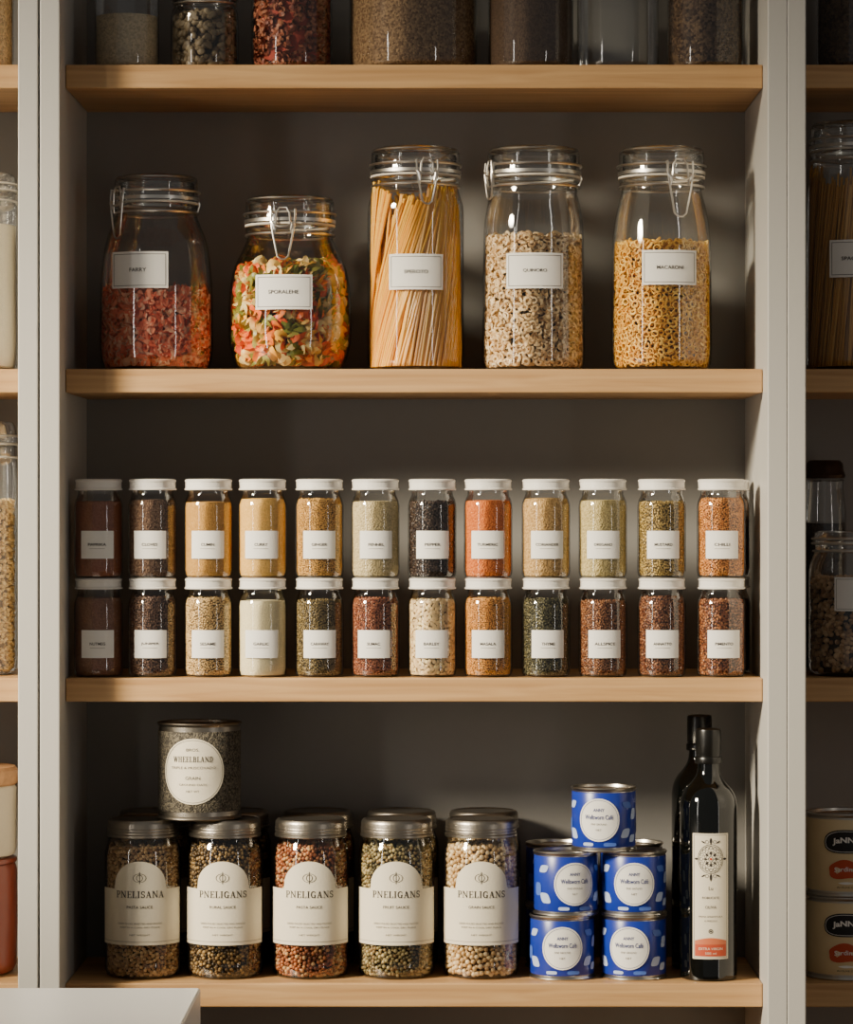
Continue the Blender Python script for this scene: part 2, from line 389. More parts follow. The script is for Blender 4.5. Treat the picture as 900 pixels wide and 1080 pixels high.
def clip_jar(name,px,d,z,pts,neck_r,zneck,ztop,phi,label,content,lab=None,big=1.0,group=None):
    """pts: outline (r,z) in mm up to the neck rim"""
    e=root(name,(bx(px,d),d,z),label,'glass jar',group)
    P=[(r/1000,zz/1000) for r,zz in pts]; sp=smoothprof(P,5); nr=neck_r/1000; zn=zneck/1000; zt=ztop/1000
    full=[(0,.004),(sp[0][0]*.55,.003),(sp[0][0]*.85,.0005)]+sp+[(nr,zn-.003),(nr+.0025,zn-.001),(nr+.003,zn+.003),(nr-.001,zn+.004),(nr-.003,zn+.002)]
    mb=MB(); mb.lathe(full,M_glass,64); mb.build('glass_body',e)
    lid=[(nr-.002,zn+.0065),(nr+.003,zn+.0065),(nr+.0035,zn+.010),(nr+.0030,zn+.013),(nr+.0026,zt-.005),(nr+.0012,zt-.0015),(nr-.002,zt),(nr-.010,zt),(nr-.014,zt-.0025),(0,zt-.0035)]
    mb=MB(); mb.lathe(lid,M_glass,64); mb.lathe([(nr-.004,zn+.0055),(nr-.001,zn+.0065),(nr-.001,zt-.008),(nr-.008,zt-.006),(0,zt-.007)],M_glass,48); mb.build('glass_lid',e)
    mb=MB(); mb.lathe([(nr-.003,zn+.0042),(nr+.0037,zn+.0042),(nr+.0041,zn+.0053),(nr+.0037,zn+.0064),(nr-.003,zn+.0064),(nr-.003,zn+.0042)],M_gasket,48); mb.build('rubber_gasket',e)
    clip_parts(e,nr+.001,zn-.005,zn+.0175,phi,big,zt)
    fr=rprof([(r-.0015,zz) for r,zz in sp])
    mb=MB(); content(mb,fr); c=mb.build('contents',e); c['kind']='stuff'
    if lab:
        text,cx,cw,z0,z1=lab[:5]
        z0/=1000; z1/=1000; r=max(float(rprof(sp)(z0)),float(rprof(sp)(z1)),float(rprof(sp)((z0+z1)/2)))+.0009
        h=cw/2000; o=cx/1000
        mb=MB(); lab_rect(mb,r,o-h,o+h,z0,z1,M_paper); lab_frame(mb,r+.0002,o-h+.0025,o+h-.0025,z0+.0025,z1-.0025,.0006,M_inkgrey)
        lab_text(mb,text,r+.0003,o,(z0+z1)/2,len(text)*.0034+.002,.0040,M_ink,.012); mb.build('paper_label',e)
    return e

# contents
I_red=islands('dried_red_pasta',[(252,160,120),(248,136,100),(252,190,154),(250,148,112),(254,208,172),(240,116,84)])
C_red=plain('red_gap_shade',(160,60,40),.8)  # C_ colours: darkened cores that paint the shade between pieces
I_tri=islands('tricolour_pasta',[(240,124,34),(140,140,54),(246,212,132),(220,84,44),(118,126,50),(248,184,60),(170,162,74),(242,200,110),(238,106,40),(234,214,146)],.42)
C_tri=plain('tricolour_gap_shade',(40,30,14),.9)
I_spa=islands('long_pasta',[(242,184,46),(236,172,38),(246,194,60),(230,162,34)],.2)
C_spa=plain('pasta_gap_shade',(160,104,22),.8)
I_oat=islands('cream_ring_pasta',[(236,208,160),(214,182,130),(244,222,182),(188,150,102),(228,198,150)])
C_oat=plain('cream_gap_shade',(60,42,26),.9)
I_mac=islands('yellow_ring_pasta',[(244,194,80),(232,176,60),(250,208,104),(216,156,50)])
C_mac=plain('yellow_gap_shade',(80,52,16),.9)
def c_red(mb,fr): core(mb,fr,.005,.078,.011,C_red); scatter(mb,fr,.004,.082,900,t_flake(.019,.0080,.006),I_red,.005,.004,190,.004,.0046,.5)
def c_tri(mb,fr):
    core(mb,fr,.005,.104,.020,C_tri)
    scatter(mb,fr,.004,.110,330,t_rotini(.0155,.0084,.55),I_tri,.001,.0090,0,0,.0098); scatter(mb,fr,.004,.110,300,t_rotini(.0155,.0084,.55),I_tri,.003,.0155,90,.005)
def c_oat(mb,fr):
    core(mb,fr,.005,.140,.011,C_oat)
    scatter(mb,fr,.004,.144,520,t_ring(.0031,.0014,12,6,1.1),I_oat,.002,.0024,140,.003,.0070,.55); scatter(mb,fr,.004,.142,800,t_ring(.0036,.0015,12,6,1.3,.5),I_oat,.003,.0036,120,.003,.0052,.3)
    scatter(mb,fr,.004,.142,900,t_flake(.0085,.0058,.0026),I_oat,.003,.0036,80,.002,.0052,.4)
def c_mac(mb,fr): core(mb,fr,.005,.132,.011,C_mac); scatter(mb,fr,.004,.136,1300,t_ring(.0034,.0010,12,6,1.2,.85),I_mac,.001,.0020,300,.003,.0054,.75); scatter(mb,fr,.004,.134,1300,t_ring(.0034,.0010,12,6,1.2,.85),I_mac,.003,.0055,0,0,.0045)
def long_pasta(h,mat,cmat,R,n=230,tw=1.0,rad=.0012):
    def f(mb,fr):
        core(mb,fr,.005,h-.03,.009,cmat)
        nb=26
        for b in range(nb*2):
            # each bundle leans as one; bundles overlap in two layers
            a0=2*math.pi*(b%nb)/nb+random.uniform(-.08,.08); lay=b//nb
            dd0=((1.05+.40*math.sin(a0*2+1.0)) if lay==0 else (.55+.35*math.cos(a0*3)))*tw
            hb=h+random.uniform(-.014,.0)+.008*math.sin(3*a0)
            for j in range(max(2,n//(nb*2))):
                a=a0+random.uniform(-.16,.16); dd=dd0+random.gauss(0,.05); r=R-.0020-lay*.0035-random.random()*.0028
                hh=hb+random.uniform(-.006,.004)
                pts=[]
                for k in range(8):
                    t=k/7; rr=r*(1-.05*t); pts.append((rr*math.cos(a+dd*t),rr*math.sin(a+dd*t),.005+(hh-.005)*t))
                mb.tube(pts,rad,mat,8)
    return f
CL='clip-top glass jars of pasta'
clip_jar('storage_jar',165,.085,SHELF[1],[(50,0),(57,5),(61,22),(61,55),(60.5,88),(58,120),(54,142),(48,157),(44,168)],42,176,211,-.95,
  'wide glass clip-top jar holding coral red dried pasta',c_red,('FARRY',-15,66,87,126),1.25,CL)
clip_jar('storage_jar',306,.085,SHELF[1],[(47,0),(58,7),(65,28),(66.5,55),(65.5,84),(61,110),(53,128),(47,141)],45,152,188,-.1,
  'squat round glass clip-top jar of tricolour pasta twists',c_tri,('SPORALEHE',-4,63,64,101),1.25,CL)
clip_jar('storage_jar',438.5,.085,SHELF[1],[(45,0),(50,5),(52,16),(52,60),(52,120),(52,172),(49.5,186),(46.5,196)],45,205,241,.25,
  'tall glass clip-top jar packed with long pasta strands',long_pasta(.194,I_spa,C_spa,.0510,420,.95,.0016),('SPEROTO',1,61,86,124),1.1,CL)
clip_jar('storage_jar',563,.085,SHELF[1],[(47,0),(53,5),(55.5,18),(55,70),(54.5,130),(53.5,158),(50.5,178),(47,192)],47,204,241,-1.1,
  'tall glass clip-top jar of cream pasta rings',c_oat,('QUINORO',0,64,87,125),.9,CL)
clip_jar('storage_jar',698,.085,SHELF[1],[(45,0),(51,5),(54,18),(54,70),(53.5,125),(51,158),(46.5,182),(43,195)],43,204,241,.35,
  'tall glass clip-top jar of small yellow pasta rings',c_mac,('MACARONI',6,62,91,128),1.4,CL)

# ------------------------------------------------------------ spice jars
def spice_jar(px,d,z,cmat,text,label,pieces=None):
    e=root('spice_jar',(bx(px,d),d,z),label,'spice jar','small spice jars stacked in two tiers',random.uniform(-.06,.06))
    R=.0260
    pr=[(0,.002),(R*.7,.0015),(R*.84,.0002),(R*.94,.0014),(R*.99,.005),(R,.010),(R,.073),(R*.990,.0775),(R*.955,.0815),(R*.90,.0850),(R*.855,.0875),(R*.84,.0900),(R*.84,.0960)]
    MB().lathe(pr,M_glass,40).build('glass_body',e)
    q=R*.955
    MB().lathe([(R*.8,.0930),(q,.0930),(q+.0007,.0935),(q+.0007,.0947),(q-.0003,.0952),(q-.0003,.0954),(q-.0003,.1018),(q+.0003,.1022),(q+.0003,.1036),(q-.0010,.1047),(q-.003,.1050),(0,.1050)],M_white,72,rib=.0005,ribz=(.0953,.1019)).build('lid',e)
    top=random.uniform(.080,.085)
    fr=rprof([(R*.9,.0015),(R-.001,.008),(R-.001,.073),(R*.955,.0775),(R*.92,.0815),(R*.86,.085),(R*.8,.09)])
    mb=MB()
    if pieces: core(mb,fr,.0022,top-.002,.0020,pieces[2],36,.001); scatter(mb,fr,.002,top,4000,pieces[0],cmat,.0010,.0012,90,.001,pieces[1])
    else: core(mb,fr,.0022,top,.0004,cmat,36,.001)
    mb.build('contents',e)['kind']='stuff'
    if not text: return
    r=R+.0006
    mb=MB(); lab_rect(mb,r,-.0185,.0185,.0205,.0500,M_paper,14)
    w=min(.026,len(text)*.0028); lab_text(mb,text,r+.0003,0,.0355,w,.0030,M_ink,.015)
    lab_rect(mb,r+.0003,-.008,.008,.0310,.0313,M_inkgrey,6)
    mb.build('paper_label',e)
cxs=[104,161,220,277,337,396,456,515,576,636,698,761]
def gm(n,base,var=35,scale=700,bump=.5):
    b=np.array(base,float); return grains(n,[tuple(np.clip(b-var,8,255)),tuple(b),tuple(np.clip(b+var*np.array([.8,.72,.5]),0,250))],scale,bump)
def im(n,base,var):
    b=np.array(base,float); k=np.array([.8,.72,.5])
    return islands(n,[tuple(np.clip(b+var*s*k,8,250)) for s in (-.9,.1,.8,-.4,.45,-.1)],.5)
top=[((160,96,64),14,'PAPRIKA','reddish brown powder',0),((112,84,66),36,'CLOVES','dark brown spice',0),((202,152,72),18,'CUMIN','mustard-brown powder',0),((234,188,100),16,'CURRY','pale yellow powder',0),((226,174,86),34,'GINGER','golden granules',.0010),((218,198,150),26,'FENNEL','pale sage-beige herb',0),((66,50,42),34,'PEPPER','near-black peppercorns',.0017),((224,122,40),24,'TURMERIC','rust-orange powder',0),((210,170,106),34,'CORIANDER','tan powder',0),((208,188,130),30,'OREGANO','pale dry herb',0),((172,144,80),64,'MUSTARD','tan and green seeds',.0016),((216,144,66),54,'CHILLI','orange-brown seeds',.0014)]
bot=[((150,100,70),18,'NUTMEG','reddish brown powder',0),((104,74,58),50,'JUNIPER','dark red-brown seeds',.0015),((218,182,120),54,'SESAME','tan grains',.0014),((238,224,184),10,'GARLIC','cream-white powder',0),((124,104,62),64,'CARAWAY','dark olive seeds',.0014),((152,88,56),56,'SUMAC','brick-red flakes',.0014),((232,202,150),44,'BARLEY','round pale beads',.0023),((232,164,72),36,'MASALA','golden-orange granules',.0010),((88,82,54),66,'THYME','dark mixed herb',.0014),((142,90,54),58,'ALLSPICE','red-brown seeds',.0014),((128,78,48),60,'ANNATTO','dark red seeds',.0016),((146,88,50),68,'PIMENTO','dark red and tan seeds',.0018)]
for tier,data in ((0,bot),(1,top)):
    for i,(c,v,t,dsc,sz) in enumerate(data):
        if sz:
            fl=.95 if t=='BARLEY' else .85
            cm=im('spice_'+t.lower(),c,v); pc=(t_bean(sz,1,fl,fl-.05,2 if sz>.002 else 1),sz*1.32,plain('spice_gap_shade',tuple(int(q*.42) for q in c),.9))  # core is a darkened copy of the spice colour, as shade between grains
        else:
            cm=gm('spice_'+t.lower(),c,v,1000 if v<20 else 700,.55 if v<20 else 1.0); pc=None
        spice_jar(cxs[i],.035,SHELF[2]+tier*.1051,cm,t,'glass jar of %s, white lid, %s tier'%(dsc,'upper' if tier else 'lower'),pc)
M_sp=gm('spice_brown',(120,84,56),30,700,.8)
for k in range(2): spice_jar(766.5,.115,SHELF[2]+k*.1051,M_sp,'','glass jar of brown spice, behind the front row, %s tier'%('upper' if k else 'lower'))

# ------------------------------------------------------------ pulse jars on the bottom shelf
EMB='jars of dried pulses with arched cream labels'
def pulse_meshes(cols,ccol,size):
    R=.0408
    pr=[(0,.003),(R*.6,.002),(R*.85,.0003),(R*.95,.002),(R,.008),(R*.985,.014),(R,.020),(R,.128),(R*.985,.135),(R*.93,.142),(R*.88,.147),(R*.88,.158)]
    g=MB().lathe(pr,M_glass,56)
    q=R*.93
    l=MB(); l.lathe([(q-.003,.1495),(q,.1495),(q+.0009,.1502),(q+.0009,.1525),(q,.1535),(q,.1640),(q-.0004,.1660),(q-.002,.1682),(q-.0045,.1690),(q-.006,.1678),(0,.1678)],M_lid,56)
    for k in range(2): wire_ring(l,q+.0001,.1562+k*.003,.0006,M_lid)
    fr=rprof([(R*.85,.0015),(R-.0015,.008),(R-.0015,.128),(R*.93-.001,.142),(R*.86,.147),(R*.86,.158)])
    c=MB(); m_=islands('pulses',cols,.35); cm=plain('pulse_gap_shade',ccol,.9)  # dark core colour stands in for shade between the pulses
    core(c,fr,.004,.137,.0062,cm)
    scatter(c,fr,.002,.1400,4000,t_bean(size,1,.96,.9,2),m_,.0006,size+.0004,120,.002,size*1.62)
    scatter(c,fr,.002,.1400,3000,t_bean(size,1,.96,.9,1),m_,.0010,size*2.1,0,0,size*1.8)
    return g,l,c
def arch_label(mb,R,text,sub):
    r=R+.0007
    def zt(x):
        a=.030
        return .0965+(.002+math.sqrt(max(0,a*a-x*x))*.92 if abs(x)<a else 0)
    lab_grid(mb,r,-.0540,.0540,lambda x:.037,zt,M_cream,90)
    lab_grid(mb,r+.0002,-.0530,.0530,lambda x:.0405,lambda x:.0409,M_inkgrey,24)
    r2=r+.0003
    lab_serif(mb,text,r2,0,.0910,.054,.0072,M_ink)
    lab_text(mb,sub,r2,0,.0775,.028,.0029,M_ink,.005)
    lab_text(mb,'DRIED PULSES SELECTED AND PACKED',r2,0,.0600,.050,.0018,M_inkgrey)
    lab_text(mb,'KEEP IN A COOL DRY PLACE',r2,0,.0560,.044,.0018,M_inkgrey)
    lab_text(mb,'NET WEIGHT',r2,0,.0480,.022,.0018,M_inkgrey)
    # small rounded eye-like emblem with a centre line
    lab_ring(mb,r2,0,.1085,.0072,.0006,M_ink,30,0,.66)
    lab_ring(mb,r2,0,.1085,.0034,.0006,M_ink,24,0,1.1)
    lab_rect(mb,r2,-.00035,.00035,.1022,.1150,M_ink,1)
specs=[(151,[(206,168,116),(182,142,92),(224,188,136),(156,116,74),(212,176,128)],(50,34,20),.0022,'PNELISANA','PASTA SAUCE','tan and brown lentils'),
 (237.5,[(146,116,72),(72,56,36),(176,142,88),(98,76,48),(54,42,28),(164,134,86)],(24,18,12),.0021,'PNELIGANS','RURAL SAUCE','mixed dark brown lentils'),
 (328,[(184,112,64),(146,82,46),(204,146,92),(112,62,36),(206,164,112),(164,96,56)],(38,22,12),.0023,'PNELIGANS','PASTA SAUCE','red-brown and tan beans'),
 (418.5,[(164,146,96),(124,110,70),(192,172,122),(92,82,56),(150,122,78)],(32,28,18),.0022,'PNELIGANS','FRUIT SAUCE','green-grey lentils'),
 (507.5,[(232,204,152),(216,182,130),(242,216,170),(196,160,110)],(70,50,30),.0028,'PNELIGANS','GRAIN SAUCE','pale chickpeas')]
yF=.062; yB=.155
for px,cols,cc,sz,t1,t2,dsc in specs:
    g,l,c=pulse_meshes(cols,cc,sz)
    e=root('pulse_jar',(bx(px,yF),yF,SHELF[3]),'glass jar of %s with arched label'%dsc,'glass jar',EMB)
    parts=[g.build('glass_body',e),l.build('lid',e)]; cc_=c.build('contents',e); cc_['kind']='stuff'; parts.append(cc_)
    mb=MB(); arch_label(mb,.0408,t1,t2); parts.append(mb.build('paper_label',e))
    e2=e.copy(); e2['label']='glass jar of %s behind another'%dsc
    e2.location=(bx(px,yF)+.004,yB,SHELF[3]); COL.objects.link(e2)
    for p in parts:
        p2=p.copy(); p2.parent=e2; COL.objects.link(p2)

# ------------------------------------------------------------ tins
def can(name,x,y,z,R,H,wrap_mat,label,cat,group,rot,rim=M_tin,fn=None,inset=.004,fp=None):
    e=root(name,(x,y,z),label,cat,group,rot)
    pr=[(0,.003),(R-.004,.003),(R-.002,.0005),(R,0),(R+.0008,.0012),(R,.0028),(R-.0012,.004),(R-.0012,H-.004),(R,H-.0028),(R+.0008,H-.0012),(R,H),(R-.0018,H-.0006),(R-.0026,H-.004),(R*.80,H-.004),(R*.77,H-.0028),(R*.74,H-.004),(R*.4,H-.004),(0,H-.004)]
    MB().lathe(pr,rim,56).build('can_body',e)
    mb=MB().lathe([(R-.0008,inset),(R-.0004,inset+.0006),(R-.0004,H-inset-.0006),(R-.0008,H-inset)],wrap_mat,56)
    if fp: fp(mb,R)
    mb.build('printed_wrapper',e)
    mb=MB(); fn(mb,R); mb.build('round_label',e)
    return e
M_blue=plain('blue_tin_print',(28,50,150),.32,0,0,60,.08)
M_palebl=plain('pale_blue_print',(176,192,226),.45)
M_midbl=plain('mid_blue_print',(76,108,192),.45)
M_blueink=plain('navy_ink',(50,64,124),.6)
M_grain=gm('seed_print',(82,76,66),44,620,.5)
def blue_print(mb,R):
    r=R+.0002
    # soft-cornered pale blocks beside the round label
    def blob(x,z,w,h,sk,mt):
        pts=[]
        for k in range(20):
            a=2*math.pi*k/20; cx=math.copysign(abs(math.cos(a))**.55,math.cos(a)); cz=math.copysign(abs(math.sin(a))**.55,math.sin(a))
            pts.append((x+w*cx+sk*cz*h,z+h*cz))
        lab_fan(mb,r,(x,z),pts,mt)
    for x,z,w,h,sk,mt in ((.0310,.0200,.0055,.0050,.4,M_palebl),(.0420,.0140,.0050,.0040,.3,M_palebl),(.0330,.0500,.0060,.0035,-.5,M_midbl),(.0440,.0400,.0045,.0060,.2,M_palebl),
                          (-.0340,.0190,.0060,.0055,-.4,M_palebl),(-.0450,.0280,.0050,.0070,0,M_midbl),(-.0360,.0500,.0055,.0040,.5,M_palebl),(.0120,.0085,.0070,.0020,0,M_midbl),(-.0120,.0085,.0060,.0018,0,M_palebl),
                          (.0700,.0300,.010,.012,.3,M_palebl),(-.0750,.0300,.010,.012,-.3,M_midbl)):
        blob(x,z,w,h,sk,mt)
def blue_label(mb,R):
    off=0; r=R+.0005; lab_disc(mb,r,off,.0345,.0228,M_paper); lab_ring(mb,r+.0002,off,.0345,.0212,.0004,M_blueink)
    lab_text(mb,'ANNY',r+.0003,off,.0450,.012,.0034,M_blueink,.015)
    lab_text(mb,'Wellsworn Café',r+.0003,off,.0375,.031,.0050,M_blueink,.012)
    lab_text(mb,'FINE GROUND',r+.0003,off,.0300,.017,.0020,M_inkgrey)
    lab_text(mb,'NET',r+.0003,off,.0240,.006,.0020,M_inkgrey)
TR=.0345; TH=.0680
def bt(px,d,z,rot,lab='small blue tin with a round white label'):
    can('blue_tin',bx(px,d),d,z,TR,TH,M_blue,lab,'tin','blue tins stacked in a pyramid',rot,M_tin,blue_label,.005,blue_print)
zb=SHELF[3]
yt=.05
bt(593,yt,zb,-.02,'small blue tin with round white label, bottom of stack'); bt(669,yt,zb,-.22,'small blue tin with round white label, bottom of stack')
bt(597,yt,zb+TH,.25,'small blue tin with round white label, middle of stack'); bt(669,yt,zb+TH,-.05,'small blue tin with round white label, middle of stack')
bt(637,yt,zb+2*TH,-.2,'small blue tin with round white label, crowning the stack')
for px in (588,666):
    for k in range(2): bt(px,.135,zb+k*(TH),.3,'small blue tin standing behind the front stack')
def big_label(mb,R):
    r=R+.0004; z=.0525
    lab_disc(mb,r,-.004,z,.0350,M_cream); lab_ring(mb,r+.0002,-.004,z,.0335,.0005,M_inkgrey)
    lab_text(mb,'BROS.',r+.0003,-.004,z+.023,.014,.003,M_ink)
    lab_serif(mb,'WHEELBLAND',r+.0003,-.004,z+.0130,.044,.0060,M_ink)
    lab_text(mb,'TRIPLE & MUSCOVADO',r+.0003,-.004,z+.0040,.050,.0026,M_inkgrey)
    lab_text(mb,'GRAIN',r+.0003,-.004,z-.007,.016,.0033,M_ink)
    lab_text(mb,'GROUND OATS',r+.0003,-.004,z-.014,.030,.0022,M_inkgrey)
    lab_text(mb,'NET WT',r+.0003,-.004,z-.021,.014,.0022,M_inkgrey)
can('seed_tin',bx(210.5,.062),.062,SHELF[3]+.1692,.0448,.103,M_grain,'grey metal seed tin with round label, resting on two jars','tin',None,0,M_lid,big_label,.009)

M_creamtin=plain('cream_tin_print',(220,196,150),.4,0,0,60,.06)
M_pat=plain('black_print',(24,20,20),.5)
def fish_label(mb,R):
    r=R+.0004
    def oval(a,b,zc,rr,mt,p=3):
        lab_grid(mb,rr,-a,a,lambda x:zc-b*max(0,1-(abs(x)/(a*1.0001))**p)**.4,lambda x:zc+.002*(1-(x/a)**2)+b*max(0,1-(abs(x)/(a*1.0001))**p)**.4,mt,44)
    oval(.0250,.0115,.0580,r,M_pat); oval(.0236,.0101,.0580,r+.0001,M_paper); oval(.0230,.0096,.0580,r+.0002,M_pat)
    lab_text(mb,'JaNNB',r+.0004,0,.0583,.030,.0078,M_paper,.035,.0016)
    # smooth red emblem with script and a small white mark below
    body=[]
    for k in range(40):
        a=2*math.pi*k/40; q=1+.10*math.cos(3*a+.6)+.05*math.sin(5*a); body.append((.0205*q*math.cos(a),.029+.0098*q*math.sin(a)))
    n=len(body); V=[(0,.029)]+body; mb.add(wrap(V,r),[(0,1+i,1+(i+1)%n) for i in range(n)],M_red)
    lab_text(mb,'Sardines',r+.0003,0,.0290,.026,.0050,M_paper,.005,.001)
    lab_leaf(mb,r,-.009,.0150,.018,.0014,.0,M_paper)
    lab_text(mb,'IN OLIVE OIL',r+.0003,0,.0105,.020,.0018,M_ink)
for k in range(2):
    can('food_tin',bx(894,.06),.06,SHELF[3]+k*.0885,.0445,.0880,M_creamtin,'round cream tin with black badge and red emblem, %s'%('upper' if k else 'lower'),'tin','stacked cream food tins',-.14,M_tin,fish_label,.006)

# ------------------------------------------------------------ bottles
def bottle(px,d,s,label,full=True):
    e=root('oil_bottle',(bx(px,d),d,SHELF[3]),label,'bottle','dark glass oil bottles')
    R=.0305
    pts=[(R*.9,0),(R*.98,.002),(R,.006),(R,.05),(R,.120),(R,.176),(R*.985,.186),(R*.93,.194),(R*.80,.202),(R*.60,.209),(R*.45,.216),(R*.385,.224),(R*.375,.234),(R*.375,.240)]
    pr=[(0,.004),(R*.6,.002)]+[(r,z*s) for r,z in smoothprof(pts,4)]+[(R*.42,.2405*s),(R*.42,.2425*s),(0,.2425*s)]
    MB().lathe(pr,M_black,56).build('glass_body',e)
    MB().lathe([(R*.40,.2290*s),(R*.465,.2290*s),(R*.480,.2300*s),(R*.480,.2350*s),(R*.465,.2360*s),(R*.425,.2365*s),(R*.425,.2380*s),(R*.445,.2390*s),(R*.445,.2630*s),(R*.425,.2652*s),(R*.36,.2662*s),(0,.2662*s)],M_blackcap,60,rib=.0003,ribz=(.2385*s,.2635*s)).build('cap',e)
    r=R+.0006; mb=MB()
    lab_rect(mb,r,-.0200,.0200,.024,.157,M_cream,16); lab_frame(mb,r+.0002,-.0185,.0185,.0255,.1555,.0004,M_inkgrey)
    lab_rect(mb,r+.0003,-.0175,.0175,.027,.0395,M_red,14); lab_grid(mb,r+.0003,-.0175,.0175,lambda x:.0395,lambda x:.0435+.003*math.cos(x*90),M_orange,14)
    lab_text(mb,'EXTRA VIRGIN',r+.0005,0,.0350,.026,.0026,M_cream); lab_text(mb,'500 ml',r+.0005,0,.0302,.012,.0024,M_cream)
    z=.130; q=r+.0003
    # ornate medallion: double ring, filigree petals, points top, bottom and sides
    lab_ring(mb,q,0,z,.0140,.0005,M_ink,36,0,1.12); lab_ring(mb,q,0,z,.0126,.0003,M_ink,36,0,1.12)
    for k in range(16):
        a=2*math.pi*k/16; lab_ring(mb,q,.0104*math.cos(a),z+.0117*math.sin(a),.0019,.0004,M_ink,10)
    for k in range(8):
        a=2*math.pi*k/8; lab_leaf(mb,q,.0034*math.cos(a),z+.0038*math.sin(a),.0048,.0010,a,M_ink); lab_ring(mb,q,.0062*math.cos(a+.39),z+.0070*math.sin(a+.39),.0015,.0004,M_ink,8)
    lab_ring(mb,q,0,z,.0034,.0006,M_ink,4,0,1.2); lab_disc(mb,q,0,z,.0014,M_red,8,1)
    for a,L in ((math.pi/2,.0075),(-math.pi/2,.0085),(0,.0040),(math.pi,.0040)):
        lab_leaf(mb,q,.0138*math.cos(a),z+.0152*math.sin(a),L,.0013,a,M_ink)
    for sg in (-1,1):
        for vv in (-1,1):
            lab_ring(mb,q,sg*.0042,z+vv*.0180,.0020,.0004,M_ink,12); lab_leaf(mb,q,sg*.0060,z+vv*.0165,.0050,.0008,vv*(math.pi/2-sg*1.0) if sg>0 else vv*(math.pi/2+1.0),M_ink)
    lab_text(mb,'Lu',r+.0003,0,.0990,.0045,.0040,M_inkgrey)
    lab_text(mb,'ROBUCATE',r+.0003,0,.0890,.018,.0024,M_ink); lab_text(mb,'OLIVA',r+.0003,0,.0790,.012,.0030,M_ink)
    lab_text(mb,'PRIMA SPREMITURA',r+.0003,0,.0690,.026,.0018,M_inkgrey); lab_text(mb,'A FREDDO',r+.0003,0,.0645,.014,.0018,M_inkgrey)
    lab_ring(mb,q,0,.0535,.0024,.0007,M_ink,16); lab_disc(mb,q,0,.0535,.0010,M_ink,10,1)
    mb.build('paper_label',e)
bottle(747.5,.040,1.0,'tall black glass oil bottle with ornate cream label')
bottle(738,.125,1.035,'tall black glass oil bottle tucked behind another bottle')

# ------------------------------------------------------------ plain storage jars
def simple_jar(name,px,d,z,R,H,cmat,label,group,metal=False,fill=.6,lid='glass',labtext=None,labz=(.06,.1),laboff=0,pieces=None,tap=.9):
    e=root(name,(bx(px,d),d,z),label,'glass jar',group)
    pts=[(R*.86,0),(R*.96,.004),(R,.014),(R,H*.35),(R*.998,H*.65),(R*max(.97,tap),H*.76),(R*tap,H*.83),(R*(tap-.04),H*.86)]
    sp=smoothprof(pts,4); MB().lathe([(0,.003),(R*.6,.002)]+sp+[(R*(tap-.04),H*.9),(R*(tap-.03)+.001,H*.905),(R*(tap-.06),H*.91)],M_glass,48).build('glass_body',e)
    rl=R*(tap-.02)
    lm={'glass':M_glass,'metal':M_lid,'cork':M_cork,'white':M_white,'dark':M_darklid}[lid]
    mb=MB(); mb.lathe([(rl-.003,H*.915),(rl+.001,H*.915),(rl+.002,H*.93),(rl,H*.95),(rl-.001,H*.985),(rl-.004,H),(rl-.012,H),(0,H*.99)],lm,48)
    mb.build('lid',e)
    if lid=='glass':
        mb=MB(); wire_ring(mb,rl+.002,H*.912,.0014,M_steel); wire_ring(mb,rl+.002,H*.945,.0012,M_steel); wire_ring(mb,rl+.001,H*.86,.0012,M_steel); mb.build('wire_band',e)
    fr=rprof([(r-.0012,zz) for r,zz in sp]); f=fill*H
    if f>.01:
        mb=MB()
        if pieces: core(mb,fr,.004,f-.004,.008,cmat); scatter(mb,fr,.003,f,pieces[1],pieces[0],pieces[2],.006,.003)
        else: core(mb,fr,.004,f,.0004,cmat)
        mb.build('contents',e)['kind']='stuff'
    if labtext:
        r=R+.001; mb=MB(); lab_rect(mb,r,laboff-.031,laboff+.031,labz[0],labz[1],M_paper); lab_frame(mb,r+.0002,laboff-.029,laboff+.029,labz[0]+.002,labz[1]-.002,.0004,M_inkgrey)
        lab_text(mb,labtext,r+.0003,laboff,(labz[0]+labz[1])/2,len(labtext)*.0034,.0040,M_ink,.012); mb.build('paper_label',e)
    return e
TG='storage jars on the top shelf'
G_flour=gm('cream_grain',(206,190,160),22,500,.6)
G_tan=gm('tan_grain',(206,170,116),30,420,.8)
G_rice=gm('white_rice_flour',(234,224,202),6,900,.15)
G_brown=gm('brown_meal',(76,56,40),14,600,.5)  # top-shelf contents are coloured darker to add to the shade there
G_dark=gm('dark_tea',(50,40,34),16,300,.8)
G_beige=gm('beige_meal',(118,92,64),34,450,.7)
G_spk=gm('speckled_seed',(78,58,42),38,360,.9)
I_bean=islands('beige_kidney_beans',[(120,104,78),(100,84,60),(138,122,94)]); C_dk=plain('dark_gap_shade',(40,30,22),.9)  # C_dk: dark core painted as shade in the gaps
I_redb=islands('pink_orange_dried_fruit',[(158,88,58),(128,64,44),(176,112,78)])
I_pea=islands('brown_pulses',[(214,178,134),(188,150,108),(228,196,152),(160,124,88)])
I_gold=islands('golden_coarse_grain',[(232,196,128),(216,176,104),(242,212,150),(198,158,92)]); C_gold=plain('golden_gap_shade',(120,88,46),.9)  # C_gold: darker core painted as shade among the grains
d=.07
simple_jar('storage_jar',134,d,SHELF[0],.0345,.15,G_flour,'slim glass jar of cream grain with metal lid',TG,fill=.40,lid='metal')
simple_jar('storage_jar',216,d,SHELF[0],.0365,.085,C_dk,'short glass jar of beige beans with wire-banded lid',TG,fill=.70,pieces=(t_bean(.0045,1.3,.8,.8),420,I_bean))
